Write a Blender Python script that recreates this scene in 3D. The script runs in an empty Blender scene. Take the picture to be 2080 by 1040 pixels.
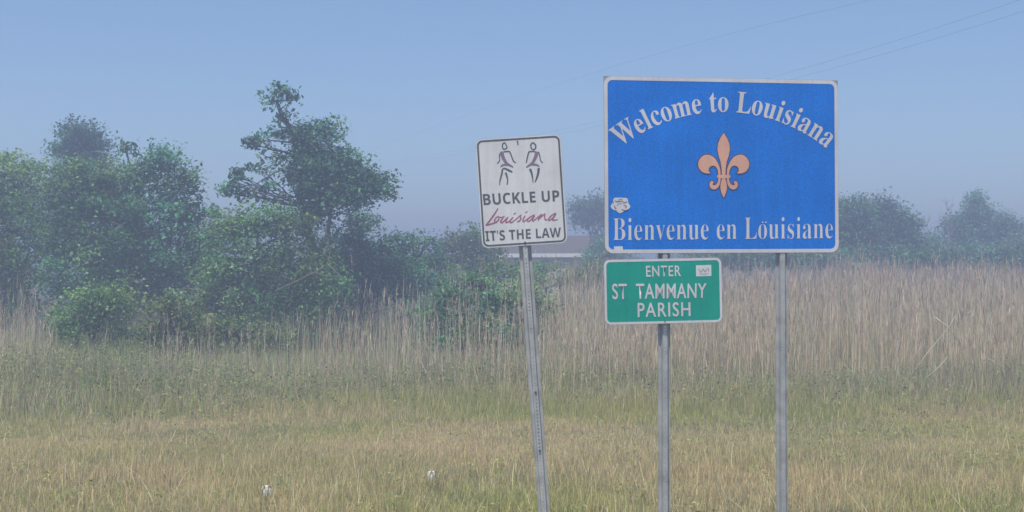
import bpy, bmesh, math, random
import numpy as np
from mathutils import Vector, Matrix
from mathutils.geometry import tessellate_polygon

R = math.radians
rng = np.random.default_rng(7)
random.seed(7)
scene = bpy.context.scene
COL = scene.collection

# ---------------------------------------------------------------- camera
F = 3000.0            # focal length in photograph pixels (2080 wide)
EYE = 2.2             # eye height over the roadside field
HY = 560.0            # photograph row of the horizon
cam_d = bpy.data.cameras.new('camera')
cam = bpy.data.objects.new('camera', cam_d)
COL.objects.link(cam)
scene.camera = cam
cam.location = (0, 0, EYE)
cam.rotation_euler = (R(90), 0, 0)
cam_d.sensor_width = 36
cam_d.lens = 36 * F / 2080
cam_d.shift_y = (HY - 520) / 2080
cam_d.clip_start = 0.1
cam_d.clip_end = 4000

# ---------------------------------------------------------------- world, sun, exposure
SUN_EL, SUN_AZ = 68.0, 200.0          # azimuth from +Y towards +X (the sun stands behind the camera, a little left)
world = bpy.data.worlds.new('World')
scene.world = world
world.use_nodes = True
wn, wl = world.node_tree.nodes, world.node_tree.links
bg = wn['Background']
sky = wn.new('ShaderNodeTexSky')
sky.sky_type = 'NISHITA'
sky.sun_disc = False
sky.sun_elevation = R(SUN_EL)
sky.sun_rotation = R(SUN_AZ)
sky.altitude = 600
sky.air_density = 1.0
sky.dust_density = 0.3
sky.ozone_density = 6.0
wl.new(sky.outputs[0], bg.inputs[0])
bg.inputs[1].default_value = 0.085
sun_d = bpy.data.lights.new('sun', 'SUN')
sun_d.energy = 3.7
sun_d.angle = R(3)
sun_d.color = (1.0, 0.92, 0.76)
sun = bpy.data.objects.new('sun', sun_d)
COL.objects.link(sun)
sd = Vector((math.sin(R(SUN_AZ)) * math.cos(R(SUN_EL)), math.cos(R(SUN_AZ)) * math.cos(R(SUN_EL)), math.sin(R(SUN_EL))))
sun.rotation_euler = sd.to_track_quat('Z', 'Y').to_euler()
sun.location = sd * 50
vs = scene.view_settings
vs.view_transform = 'Standard'
vs.look = 'None'
vs.gamma = 1
vs.exposure = 0.60
vs.use_curve_mapping = False
scene.cycles.use_denoising = True
scene.cycles.max_bounces = 8
scene.cycles.volume_bounces = 1
scene.cycles.transparent_max_bounces = 8
HAZE = 0.0085

# ---------------------------------------------------------------- helpers
def at(px, py, d):
    """The place in the world that the photograph shows at (px, py), d metres away."""
    return Vector(((px - 1040) / F * d, d, EYE + (HY - py) / F * d))

def tag(o, label=None, cat=None, group=None, kind=None):
    if label: o['label'] = label
    if cat: o['category'] = cat
    if group: o['group'] = group
    if kind: o['kind'] = kind
    return o

def empty(name, loc):
    o = bpy.data.objects.new(name, None)
    o.location = loc
    o.empty_display_size = 0.2
    COL.objects.link(o)
    return o

def link(name, me, mat, parent=None):
    o = bpy.data.objects.new(name, me)
    COL.objects.link(o)
    if mat: me.materials.append(mat)
    if parent is not None: o.parent = parent
    return o

def mesh_np(name, V, Q=None, T=None, qcol=None, tcol=None, smooth=False):
    """A mesh straight from arrays: V (n,3), quads (m,4), triangles (k,3), one colour per face."""
    me = bpy.data.meshes.new(name)
    Q = np.zeros((0, 4), int) if Q is None else Q
    T = np.zeros((0, 3), int) if T is None else T
    me.vertices.add(len(V))
    me.vertices.foreach_set('co', np.ascontiguousarray(V, dtype=np.float32).ravel())
    idx = np.concatenate([Q.ravel(), T.ravel()]).astype(np.int32)
    tot = np.concatenate([np.full(len(Q), 4), np.full(len(T), 3)]).astype(np.int32)
    start = np.concatenate([[0], np.cumsum(tot)[:-1]]).astype(np.int32)
    me.loops.add(len(idx))
    me.loops.foreach_set('vertex_index', idx)
    me.polygons.add(len(tot))
    me.polygons.foreach_set('loop_start', start)
    me.polygons.foreach_set('loop_total', tot)
    if smooth:
        me.polygons.foreach_set('use_smooth', np.ones(len(tot), bool))
    if qcol is not None or tcol is not None:
        parts = [c for c in (qcol, tcol) if c is not None and len(c)]
        c = np.concatenate(parts)
        c4 = np.concatenate([c, np.ones((len(c), 1))], 1).astype(np.float32)
        a = me.attributes.new('tint', 'FLOAT_COLOR', 'FACE')
        a.data.foreach_set('color', c4.ravel())
    me.update(calc_edges=True)
    return me

class Noise2:
    """Smooth value noise on the ground plane."""
    def __init__(self, scale, seed):
        self.s = scale
        self.g = np.random.default_rng(seed).random((256, 256))
    def __call__(self, x, y):
        x, y = np.asarray(x) / self.s + 1000, np.asarray(y) / self.s + 1000
        xi, yi = np.floor(x).astype(int), np.floor(y).astype(int)
        fx, fy = x - xi, y - yi
        fx, fy = fx * fx * (3 - 2 * fx), fy * fy * (3 - 2 * fy)
        g = self.g
        a = g[xi % 256, yi % 256]; b = g[(xi + 1) % 256, yi % 256]
        c = g[xi % 256, (yi + 1) % 256]; d = g[(xi + 1) % 256, (yi + 1) % 256]
        return (a * (1 - fx) + b * fx) * (1 - fy) + (c * (1 - fx) + d * fx) * fy

# ---------------------------------------------------------------- materials
def mat_new(name):
    m = bpy.data.materials.new(name)
    m.use_nodes = True
    nt = m.node_tree
    return m, nt.nodes, nt.links, nt.nodes['Principled BSDF']

def mat_plain(name, col, rough=0.6, metal=0.0, var=0.12, scale=6.0, bump=0.0, spec=0.4, detail=6):
    m, n, l, p = mat_new(name)
    tc = n.new('ShaderNodeTexCoord')
    nz = n.new('ShaderNodeTexNoise'); nz.inputs['Scale'].default_value = scale; nz.inputs['Detail'].default_value = detail
    l.new(tc.outputs['Object'], nz.inputs['Vector'])
    mp = n.new('ShaderNodeMapRange')
    mp.inputs['From Min'].default_value = 0.3; mp.inputs['From Max'].default_value = 0.7
    mp.inputs['To Min'].default_value = 1 - var; mp.inputs['To Max'].default_value = 1 + var
    l.new(nz.outputs[0], mp.inputs['Value'])
    vm = n.new('ShaderNodeVectorMath'); vm.operation = 'SCALE'
    vm.inputs[0].default_value = col
    l.new(mp.outputs[0], vm.inputs['Scale'])
    l.new(vm.outputs[0], p.inputs['Base Color'])
    p.inputs['Roughness'].default_value = rough
    p.inputs['Metallic'].default_value = metal
    p.inputs['Specular IOR Level'].default_value = spec
    if bump:
        b = n.new('ShaderNodeBump'); b.inputs['Strength'].default_value = bump; b.inputs['Distance'].default_value = 0.01
        l.new(nz.outputs[0], b.inputs['Height']); l.new(b.outputs[0], p.inputs['Normal'])
    return m

def mat_leaf(name, trans=0.35, rough=0.55, gain=1.0):
    """Leaves and blades: the colour of each piece comes with the mesh, some light passes through."""
    m, n, l, p = mat_new(name)
    at_ = n.new('ShaderNodeAttribute'); at_.attribute_name = 'tint'
    src = at_.outputs['Color']
    l.new(src, p.inputs['Base Color'])
    p.inputs['Roughness'].default_value = rough
    p.inputs['Specular IOR Level'].default_value = 0.25
    tr = n.new('ShaderNodeBsdfTranslucent')
    l.new(src, tr.inputs['Color'])
    mx = n.new('ShaderNodeMixShader'); mx.inputs[0].default_value = trans
    l.new(p.outputs[0], mx.inputs[1]); l.new(tr.outputs[0], mx.inputs[2])
    l.new(mx.outputs[0], n['Material Output'].inputs['Surface'])
    return m

def mat_sheet(name, col, grain=0.10, rough=0.45):
    """Weathered reflective sheeting: fine grain, broad fading, faint rain streaks."""
    m, n, l, p = mat_new(name)
    tc = n.new('ShaderNodeTexCoord')
    fine = n.new('ShaderNodeTexNoise'); fine.inputs['Scale'].default_value = 130; fine.inputs['Detail'].default_value = 2
    broad = n.new('ShaderNodeTexNoise'); broad.inputs['Scale'].default_value = 2.2; broad.inputs['Detail'].default_value = 5
    mpg = n.new('ShaderNodeMapping'); mpg.inputs['Scale'].default_value = (26, 26, 1.6)
    st = n.new('ShaderNodeTexNoise'); st.inputs['Scale'].default_value = 1.0; st.inputs['Detail'].default_value = 4
    l.new(tc.outputs['Object'], fine.inputs['Vector']); l.new(tc.outputs['Object'], broad.inputs['Vector'])
    l.new(tc.outputs['Object'], mpg.inputs['Vector']); l.new(mpg.outputs[0], st.inputs['Vector'])
    def rngm(src, lo, hi, a=0.3, b=0.7):
        r = n.new('ShaderNodeMapRange')
        r.inputs['From Min'].default_value = a; r.inputs['From Max'].default_value = b
        r.inputs['To Min'].default_value = lo; r.inputs['To Max'].default_value = hi
        l.new(src, r.inputs['Value']); return r.outputs[0]
    def mul(a, b):
        q = n.new('ShaderNodeMath'); q.operation = 'MULTIPLY'; l.new(a, q.inputs[0]); l.new(b, q.inputs[1]); return q.outputs[0]
    f = mul(mul(rngm(fine.outputs[0], 1 - grain, 1 + grain), rngm(broad.outputs[0], 0.88, 1.10)), rngm(st.outputs[0], 0.94, 1.05))
    vm = n.new('ShaderNodeVectorMath'); vm.operation = 'SCALE'; vm.inputs[0].default_value = col
    l.new(f, vm.inputs['Scale']); l.new(vm.outputs[0], p.inputs['Base Color'])
    p.inputs['Roughness'].default_value = rough
    p.inputs['Specular IOR Level'].default_value = 0.3
    return m

M_leaf = mat_leaf('leaf', 0.42)
M_blade = mat_leaf('grass_blade', 0.45, 0.7)
M_reed = mat_leaf('dry_reed', 0.42, 0.75)
M_bark = mat_plain('bark', (0.065, 0.065, 0.06), 0.9, var=0.35, scale=14, bump=0.6)
M_bark_pale = mat_plain('weathered_wood', (0.26, 0.23, 0.20), 0.9, var=0.25, scale=10, bump=0.4)
M_steel = mat_plain('galvanised_steel', (0.42, 0.435, 0.45), 0.55, metal=0.35, var=0.22, scale=9, bump=0.15)
M_alu = mat_plain('aluminium_sheet', (0.30, 0.31, 0.33), 0.5, metal=0.3, var=0.15, scale=5)
M_bolt = mat_plain('bolt_steel', (0.13, 0.13, 0.14), 0.5, metal=0.5, var=0.2)
M_blue = mat_sheet('blue_sheeting', (0.003, 0.165, 0.66), 0.26)
M_white = mat_sheet('white_sheeting', (0.58, 0.58, 0.63), 0.05)
M_green = mat_sheet('green_sheeting', (0.0, 0.30, 0.24), 0.12)
M_wsign = mat_sheet('aged_white_sheeting', (0.60, 0.61, 0.65), 0.05)
M_ink = mat_sheet('grey_blue_ink', (0.10, 0.115, 0.14), 0.12)  # black print given one even dark grey-blue
M_purple = mat_sheet('faded_purple_ink', (0.22, 0.17, 0.25), 0.10)
M_red = mat_sheet('faded_red_ink', (0.33, 0.13, 0.20), 0.10)
M_peach = mat_sheet('peach_sheeting', (0.66, 0.37, 0.28), 0.06)
M_brown = mat_sheet('brown_outline_ink', (0.10, 0.06, 0.10), 0.06)

# ---------------------------------------------------------------- ground
def ground_z(x, y):
    """The road bank falls away to the flat field."""
    t = np.clip((np.asarray(y, float) - 2.0) / 7.0, 0, 1)
    bank = 0.75 * (1 - t * t * (3 - 2 * t))
    return bank + 0.03 * np.sin(np.asarray(x) * 0.7) * np.sin(np.asarray(y) * 0.5)

def make_ground():
    xs = np.unique(np.concatenate([np.linspace(-480, -60, 12), np.linspace(-60, 60, 81), np.linspace(60, 480, 12)]))
    ys = np.unique(np.concatenate([np.linspace(-150, -10, 6), np.linspace(-10, 60, 71), np.linspace(60, 680, 16)]))
    X, Y = np.meshgrid(xs, ys, indexing='ij')
    V = np.stack([X, Y, ground_z(X, Y)], -1).reshape(-1, 3)
    nx, ny = X.shape
    i = np.arange(nx - 1)[:, None] * ny + np.arange(ny - 1)[None]
    Q = np.stack([i, i + ny, i + ny + 1, i + 1], -1).reshape(-1, 4)
    m, n, l, p = mat_new('field_soil')
    tc = n.new('ShaderNodeTexCoord')
    a = n.new('ShaderNodeTexNoise'); a.inputs['Scale'].default_value = 0.35; a.inputs['Detail'].default_value = 8
    b = n.new('ShaderNodeTexNoise'); b.inputs['Scale'].default_value = 18; b.inputs['Detail'].default_value = 6
    l.new(tc.outputs['Object'], a.inputs['Vector']); l.new(tc.outputs['Object'], b.inputs['Vector'])
    r = n.new('ShaderNodeValToRGB')
    r.color_ramp.elements[0].position = 0.38; r.color_ramp.elements[0].color = (0.13, 0.14, 0.06, 1)
    r.color_ramp.elements[1].position = 0.62; r.color_ramp.elements[1].color = (0.27, 0.22, 0.13, 1)
    l.new(a.outputs[0], r.inputs[0])
    mp = n.new('ShaderNodeMapRange'); mp.inputs['To Min'].default_value = 0.5; mp.inputs['To Max'].default_value = 1.5
    l.new(b.outputs[0], mp.inputs['Value'])
    vm = n.new('ShaderNodeVectorMath'); vm.operation = 'SCALE'
    l.new(r.outputs[0], vm.inputs[0]); l.new(mp.outputs[0], vm.inputs['Scale'])
    l.new(vm.outputs[0], p.inputs['Base Color']); p.inputs['Roughness'].default_value = 1
    p.inputs['Specular IOR Level'].default_value = 0.1
    bp = n.new('ShaderNodeBump'); bp.inputs['Distance'].default_value = 0.04; bp.inputs['Strength'].default_value = 0.8
    l.new(b.outputs[0], bp.inputs['Height']); l.new(bp.outputs[0], p.inputs['Normal'])
    tag(link('ground', mesh_np('ground', V, Q, smooth=True), m), kind='structure')
make_ground()

# ---------------------------------------------------------------- haze
def make_haze():
    x0, x1, y0, y1, z0, z1 = -490, 490, -160, 690, -1.0, 12.0
    V = np.array([(x, y, z) for z in (z0, z1) for y in (y0, y1) for x in (x0, x1)], float)
    Q = np.array([(0, 2, 3, 1), (4, 5, 7, 6), (0, 1, 5, 4), (2, 6, 7, 3), (0, 4, 6, 2), (1, 3, 7, 5)])
    m = bpy.data.materials.new('morning_haze'); m.use_nodes = True
    n, l = m.node_tree.nodes, m.node_tree.links
    n.remove(n['Principled BSDF'])
    pv = n.new('ShaderNodeVolumePrincipled')
    pv.inputs['Color'].default_value = (0.60, 0.70, 1.0, 1)
    pv.inputs['Density'].default_value = HAZE
    pv.inputs['Anisotropy'].default_value = 0.36
    l.new(pv.outputs[0], n['Material Output'].inputs['Volume'])
    tag(link('haze', mesh_np('haze', V, Q), m), 'pale blue morning haze hanging over the whole field', 'haze', kind='stuff')
make_haze()

# ---------------------------------------------------------------- blades and leaves
def ribbons(P, head, H, Wd, lean, curl, seg=2, droop=None):
    """N tapering blades: base points P (N,3), heading angle, height, width, lean and curl in metres sideways."""
    N = len(P)
    t = np.linspace(0, 1, seg + 1)
    dx, dy = np.cos(head), np.sin(head)
    fx, fy = -dy, dx                                # blade faces across its lean
    off = lean[:, None] * t + curl[:, None] * t ** 2
    X = P[:, 0:1] + dx[:, None] * off
    Y = P[:, 1:2] + dy[:, None] * off
    zt = t if droop is None else t - droop * t ** 3
    Z = P[:, 2:3] + H[:, None] * zt
    w = Wd[:, None] * 0.5 * (1 - 0.9 * t[None] ** 1.5)
    L = np.stack([X[:, :-1] - fx[:, None] * w[:, :-1], Y[:, :-1] - fy[:, None] * w[:, :-1], Z[:, :-1]], -1)
    Rr = np.stack([X[:, :-1] + fx[:, None] * w[:, :-1], Y[:, :-1] + fy[:, None] * w[:, :-1], Z[:, :-1]], -1)
    tip = np.stack([X[:, -1], Y[:, -1], Z[:, -1]], -1)[:, None]
    k = 2 * seg + 1
    V = np.concatenate([np.stack([L, Rr], 2).reshape(N, 2 * seg, 3), tip], 1).reshape(-1, 3)
    b = np.arange(N)[:, None] * k
    Q = np.concatenate([np.concatenate([b + 2 * s, b + 2 * s + 1, b + 2 * s + 3, b + 2 * s + 2], 1)[:, None] for s in range(seg - 1)], 1) if seg > 1 else np.zeros((N, 0, 4), int)
    T = np.concatenate([b + 2 * seg - 2, b + 2 * seg - 1, b + 2 * seg], 1)
    return V, Q.reshape(-1, 4), T

class Pile:
    """Collects arrays of blades and leaves into one mesh."""
    def __init__(s): s.V, s.Q, s.T, s.qc, s.tc, s.n = [], [], [], [], [], 0
    def add(s, V, Q, T, qc, tc):
        s.V.append(V); s.Q.append(Q + s.n); s.T.append(T + s.n); s.qc.append(qc); s.tc.append(tc); s.n += len(V)
    def blades(s, P, head, H, Wd, lean, curl, col, seg=2, tipcol=None, droop=None):
        V, Q, T = ribbons(P, head, H, Wd, lean, curl, seg, droop)
        tipcol = col if tipcol is None else tipcol
        if seg > 1:
            qc = np.stack([col + (tipcol - col) * (k / seg) for k in range(seg - 1)], 1).reshape(-1, 3)
        else: qc = np.zeros((0, 3))
        s.add(V, Q, T, qc, tipcol)
    def leaves(s, C, size, col, up=0.5, aspect=0.6):
        """Diamond-shaped leaves folded a little along the middle."""
        N = len(C)
        n = rng.normal(size=(N, 3)); n[:, 2] = np.abs(n[:, 2]) + up
        n /= np.linalg.norm(n, axis=1, keepdims=True)
        a = rng.normal(size=(N, 3)); a[:, 2] -= 0.3
        u = a - n * (a * n).sum(1, keepdims=True); u /= np.linalg.norm(u, axis=1, keepdims=True)
        v = np.cross(n, u)
        h = size[:, None] * 0.5; w = h * aspect
        fold = n * h * 0.25
        V = np.stack([C - u * h, C + v * w + fold - u * h * .1, C + u * h, C - v * w + fold - u * h * .1], 1).reshape(-1, 3)
        Q = np.arange(N * 4).reshape(N, 4)
        s.add(V, Q, np.zeros((0, 3), int), col, np.zeros((0, 3)))
    def build(s, name, mat, parent=None, origin=None):
        V = np.concatenate(s.V)
        if origin is not None: V = V - np.array(origin)
        me = mesh_np(name, V, np.concatenate(s.Q), np.concatenate(s.T), np.concatenate(s.qc), np.concatenate(s.tc))
        return link(name, me, mat, parent)

def jitter(cols, n, amp=0.18):
    """n colours drawn from a palette with natural variation."""
    cols = np.array(cols, float)
    c = cols[rng.integers(0, len(cols), n)]
    return np.clip(c * (1 + rng.normal(0, amp, (n, 1))) * (1 + rng.normal(0, amp * .25, (n, 3))), 0.005, 0.9)

def field_points(n, d0, d1, power=1.0, margin=4.6, k=0.36):
    d = d0 + (d1 - d0) * rng.random(n) ** power
    x = (rng.random(n) * 2 - 1) * (k * d + margin)
    return x, d

# ---------------------------------------------------------------- tubes
def tube(bm, path, radii, sides=7):
    rings = []
    path = [Vector(p) for p in path]
    for i, p in enumerate(path):
        d = (path[min(i + 1, len(path) - 1)] - path[max(i - 1, 0)]).normalized()
        a = d.cross(Vector((0.31, 0.83, 0.11))).normalized(); b = d.cross(a)
        rings.append([bm.verts.new(p + (a * math.cos(2 * math.pi * k / sides) + b * math.sin(2 * math.pi * k / sides)) * radii[i]) for k in range(sides)])
    for r0, r1 in zip(rings, rings[1:]):
        for k in range(sides):
            bm.faces.new((r0[k], r0[(k + 1) % sides], r1[(k + 1) % sides], r1[k])).smooth = True
    bm.faces.new(rings[0][::-1]); bm.faces.new(rings[-1])

def wobble(a, b, n, amp, r):
    a, b = Vector(a), Vector(b)
    out = []
    for i in range(n + 1):
        t = i / n
        s = math.sin(t * math.pi) * amp
        out.append(a.lerp(b, t) + Vector((r.uniform(-s, s), r.uniform(-s, s), r.uniform(-s, s) * .5)))
    out[0], out[-1] = a, b
    return out

def bm_obj(name, bm, mat, parent=None, origin=None):
    if origin is not None:
        bmesh.ops.translate(bm, verts=bm.verts, vec=-Vector(origin))
    me = bpy.data.meshes.new(name)
    bm.to_mesh(me); bm.free()
    return link(name, me, mat, parent)

# ================================================================ SIGNS
class Face:
    """The plane of a sign: pixel positions measured in the photograph land on it."""
    def __init__(s, O, U, base):
        s.O = Vector(O); s.U = Vector(U).normalized()
        s.N = Vector((0, 0, 1)).cross(s.U) * -1
        s.N = s.U.cross(Vector((0, 0, 1))).normalized()       # towards the road
        if s.N.y > 0: s.N = -s.N
        s.V = s.N.cross(s.U).normalized()
        if s.V.z < 0: s.V = -s.V
        s.base = Vector(base)
    def hit(s, px, py, off=0.0):
        """World point on the plane (or off metres before it)."""
        C = Vector((0, 0, EYE)); D = at(px, py, 1.0) - C
        t = (s.O - C).dot(s.N) / D.dot(s.N)
        return C + D * t + s.N * off - s.base
    def uv(s, px, py):
        p = s.hit(px, py) + s.base - s.O
        return p.dot(s.U), p.dot(s.V)
    def pt(s, u, v, off=0.0):
        return s.O + s.U * u + s.V * v + s.N * off - s.base

def solid_poly(bm, pts3, n, thick):
    """A flat outline with real thickness: front face, back face, edge."""
    tris = tessellate_polygon([pts3])
    f = [bm.verts.new(p) for p in pts3]; b = [bm.verts.new(p - n * thick) for p in pts3]
    for t in tris:
        try:
            bm.faces.new([f[i] for i in t]); bm.faces.new([b[i] for i in t[::-1]])
        except ValueError: pass
    m = len(f)
    for i in range(m):
        bm.faces.new((f[i], b[i], b[(i + 1) % m], f[(i + 1) % m]))

def rrect(u0, v0, u1, v1, r, k=7):
    out = []
    for cx, cy, a0 in ((u1 - r, v1 - r, 0), (u0 + r, v1 - r, 90), (u0 + r, v0 + r, 180), (u1 - r, v0 + r, 270)):
        for i in range(k):
            a = R(a0 + 90 * i / (k - 1)); out.append((cx + r * math.cos(a), cy + r * math.sin(a)))
    return out

def plate(name, face, outline, off, thick, mat, parent):
    bm = bmesh.new()
    solid_poly(bm, [face.pt(u, v, off) for u, v in outline], face.N, thick)
    bmesh.ops.recalc_face_normals(bm, faces=bm.faces)
    return bm_obj(name, bm, mat, parent)

def ring(name, face, outer, inner, off, thick, mat, parent):
    bm = bmesh.new(); m = len(outer)
    fo = [bm.verts.new(face.pt(u, v, off)) for u, v in outer]; fi = [bm.verts.new(face.pt(u, v, off)) for u, v in inner]
    bo = [bm.verts.new(face.pt(u, v, off - thick)) for u, v in outer]; bi = [bm.verts.new(face.pt(u, v, off - thick)) for u, v in inner]
    for i in range(m):
        j = (i + 1) % m
        bm.faces.new((fo[i], fo[j], fi[j], fi[i])); bm.faces.new((bo[j], bo[i], bi[i], bi[j]))
        bm.faces.new((fo[j], fo[i], bo[i], bo[j])); bm.faces.new((fi[i], fi[j], bi[j], bi[i]))
    bmesh.ops.recalc_face_normals(bm, faces=bm.faces)
    return bm_obj(name, bm, mat, parent)

def math_bold(s, serif=True):
    """The same letters from the bundled font's bold serif or bold sans alphabet."""
    up, lo = (0x1D400, 0x1D41A) if serif else (0x1D5D4, 0x1D5EE)
    return ''.join(chr(up + ord(c) - 65) if 'A' <= c <= 'Z' else chr(lo + ord(c) - 97) if 'a' <= c <= 'z' else c for c in s)

def text_verts(body, offset=0.0, space=1.0, word=1.0, res=4):
    cu = bpy.data.curves.new('lettering_source', 'FONT')
    cu.body = body; cu.resolution_u = res; cu.offset = offset; cu.space_character = space; cu.space_word = word
    cu.fill_mode = 'FRONT'
    ob = bpy.data.objects.new('lettering_source', cu); COL.objects.link(ob)
    bpy.context.view_layer.update()
    dg = bpy.context.evaluated_depsgraph_get()
    me = bpy.data.meshes.new_from_object(ob.evaluated_get(dg))
    bpy.data.objects.remove(ob); bpy.data.curves.remove(cu)
    me.materials.clear()
    return me

def lettering(name, face, body, quad, mat, parent, off=0.0030, offset=0.0, space=1.0, word=1.0, fn=None):
    """Letters set on the sign; quad = left-bottom, left-top, right-bottom, right-top in photograph pixels."""
    me = text_verts(body, offset, space, word)
    co = np.array([v.co[:] for v in me.vertices])
    lo, hi = co.min(0), co.max(0)
    if fn is None:
        lb, lt, rb, rt = [face.hit(*q, off) for q in quad]
    for v in me.vertices:
        s = (v.co.x - lo[0]) / (hi[0] - lo[0]); t = (v.co.y - lo[1]) / (hi[1] - lo[1])
        v.co = fn(s, t) if fn else lb.lerp(rb, s).lerp(lt.lerp(rt, s), t)
    me.name = name
    return link(name, me, mat, parent)

def strokes(name, face, lines, mat, parent, off, conv, wscale):
    """Brush strokes: each line a list of (x, y, width) run through conv to photograph pixels."""
    bm = bmesh.new()
    for pts in lines:
        P = []
        for i in range(len(pts) - 1):                       # smooth between the given points
            p0, p1, p2, p3 = pts[max(i - 1, 0)], pts[i], pts[i + 1], pts[min(i + 2, len(pts) - 1)]
            for k in range(5):
                t = k / 5
                P.append(tuple(0.5 * (2 * p1[j] + (p2[j] - p0[j]) * t + (2 * p0[j] - 5 * p1[j] + 4 * p2[j] - p3[j]) * t * t + (3 * p1[j] - p0[j] - 3 * p2[j] + p3[j]) * t ** 3) for j in range(3)))
        P.append(pts[-1])
        prev = None
        for i, (x, y, w) in enumerate(P):
            a, b = P[max(i - 1, 0)], P[min(i + 1, len(P) - 1)]
            dx, dy = b[0] - a[0], b[1] - a[1]; L = math.hypot(dx, dy) or 1
            nx, ny = -dy / L * w / 2 * wscale, dx / L * w / 2 * wscale
            o = off + 0.00002 * (len(bm.verts) % 17)
            cur = (bm.verts.new(face.hit(*conv(x + nx, y + ny), o)), bm.verts.new(face.hit(*conv(x - nx, y - ny), o)))
            if prev: bm.faces.new((prev[0], cur[0], cur[1], prev[1]))
            prev = cur
    return bm_obj(name, bm, mat, parent)

def smooth_closed(pts, k=4):
    out = []; m = len(pts)
    for i in range(m):
        p0, p1, p2, p3 = pts[i - 1], pts[i], pts[(i + 1) % m], pts[(i + 2) % m]
        for s in range(k):
            t = s / k
            out.append(tuple(0.5 * (2 * p1[j] + (p2[j] - p0[j]) * t + (2 * p0[j] - 5 * p1[j] + 4 * p2[j] - p3[j]) * t * t + (3 * p1[j] - p0[j] - 3 * p2[j] + p3[j]) * t ** 3) for j in range(2)))
    return out

def poly_print(bm, face, pts, conv, off):
    P = [face.hit(*conv(*p), off) for p in pts]
    vs_ = [bm.verts.new(p) for p in P]
    for t in tessellate_polygon([P]):
        try: bm.faces.new([vs_[i] for i in t])
        except ValueError: pass

def bolt(face, px, py, parent, r=0.009, off=0.004):
    bm = bmesh.new(); c = face.hit(px, py, off)
    k = 6
    a = [bm.verts.new(c + (face.U * math.cos(2 * math.pi * i / k) + face.V * math.sin(2 * math.pi * i / k)) * r) for i in range(k)]
    b = [bm.verts.new(v.co + face.N * 0.006) for v in a]
    bm.faces.new(b)
    for i in range(k): bm.faces.new((a[i], a[(i + 1) % k], b[(i + 1) % k], b[i]))
    bmesh.ops.recalc_face_normals(bm, faces=bm.faces)
    return bm_obj('bolt', bm, M_bolt, parent)

def channel_post(name, base_w, top_w, parent, origin, yaw=0.0, web=0.036, depth=0.034, flange=0.024, holes=True, mat=None):
    """A perforated steel U-channel post from base to top: a web with a row of holes, two sides, two flanges."""
    base_w, top_w = Vector(base_w), Vector(top_w)
    ax = (top_w - base_w); L = ax.length; ax.normalize()
    X = Vector((math.cos(yaw), math.sin(yaw), 0)); X = (X - ax * X.dot(ax)).normalized()
    Yb = ax.cross(X).normalized()
    if Yb.y < 0: Yb = -Yb                                   # away from the road
    bm = bmesh.new()
    def P(x, y, z): return bm.verts.new(base_w + X * x + Yb * y + ax * z - Vector(origin))
    h = web / 2
    prof = [(-h - 0.006 - flange, depth), (-h - 0.006, depth), (-h, 0.0)], [(h, 0.0), (h + 0.006, depth), (h + 0.006 + flange, depth)]
    for pr in prof:
        lo = [P(x, y, 0) for x, y in pr]; hi = [P(x, y, L) for x, y in pr]
        for i in range(2): bm.faces.new((lo[i], lo[i + 1], hi[i + 1], hi[i]))
    lips = ((-h - 0.006 - flange, -1), (h + 0.006 + flange, 1))
    for x, s in lips:                                       # small rolled lips catch the light
        a, b = P(x, depth, 0), P(x, depth, L); c, d = P(x + s * 0.001, depth - 0.007, 0), P(x + s * 0.001, depth - 0.007, L)
        bm.faces.new((a, b, d, c))
    pitch = 0.0254; n = int(L / pitch)
    for k in range(n):
        z0 = k * L / n; z1 = (k + 1) * L / n; zc = (z0 + z1) / 2; r = 0.0052
        sq = [P(-h, 0, z0), P(0, 0, z0), P(h, 0, z0), P(h, 0, zc), P(h, 0, z1), P(0, 0, z1), P(-h, 0, z1), P(-h, 0, zc)]
        hole = [P(r * math.cos(R(a)), 0, zc + r * math.sin(R(a))) for a in (225, 270, 315, 0, 45, 90, 135, 180)]
        for i in range(8):
            bm.faces.new((sq[i], sq[(i + 1) % 8], hole[(i + 1) % 8], hole[i]))
    bmesh.ops.remove_doubles(bm, verts=bm.verts, dist=1e-5)
    bmesh.ops.recalc_face_normals(bm, faces=bm.faces)
    o = bm_obj(name, bm, mat or M_steel, parent)
    sm = o.modifiers.new('sheet', 'SOLIDIFY'); sm.thickness = 0.003; sm.offset = -1
    return o

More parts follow.
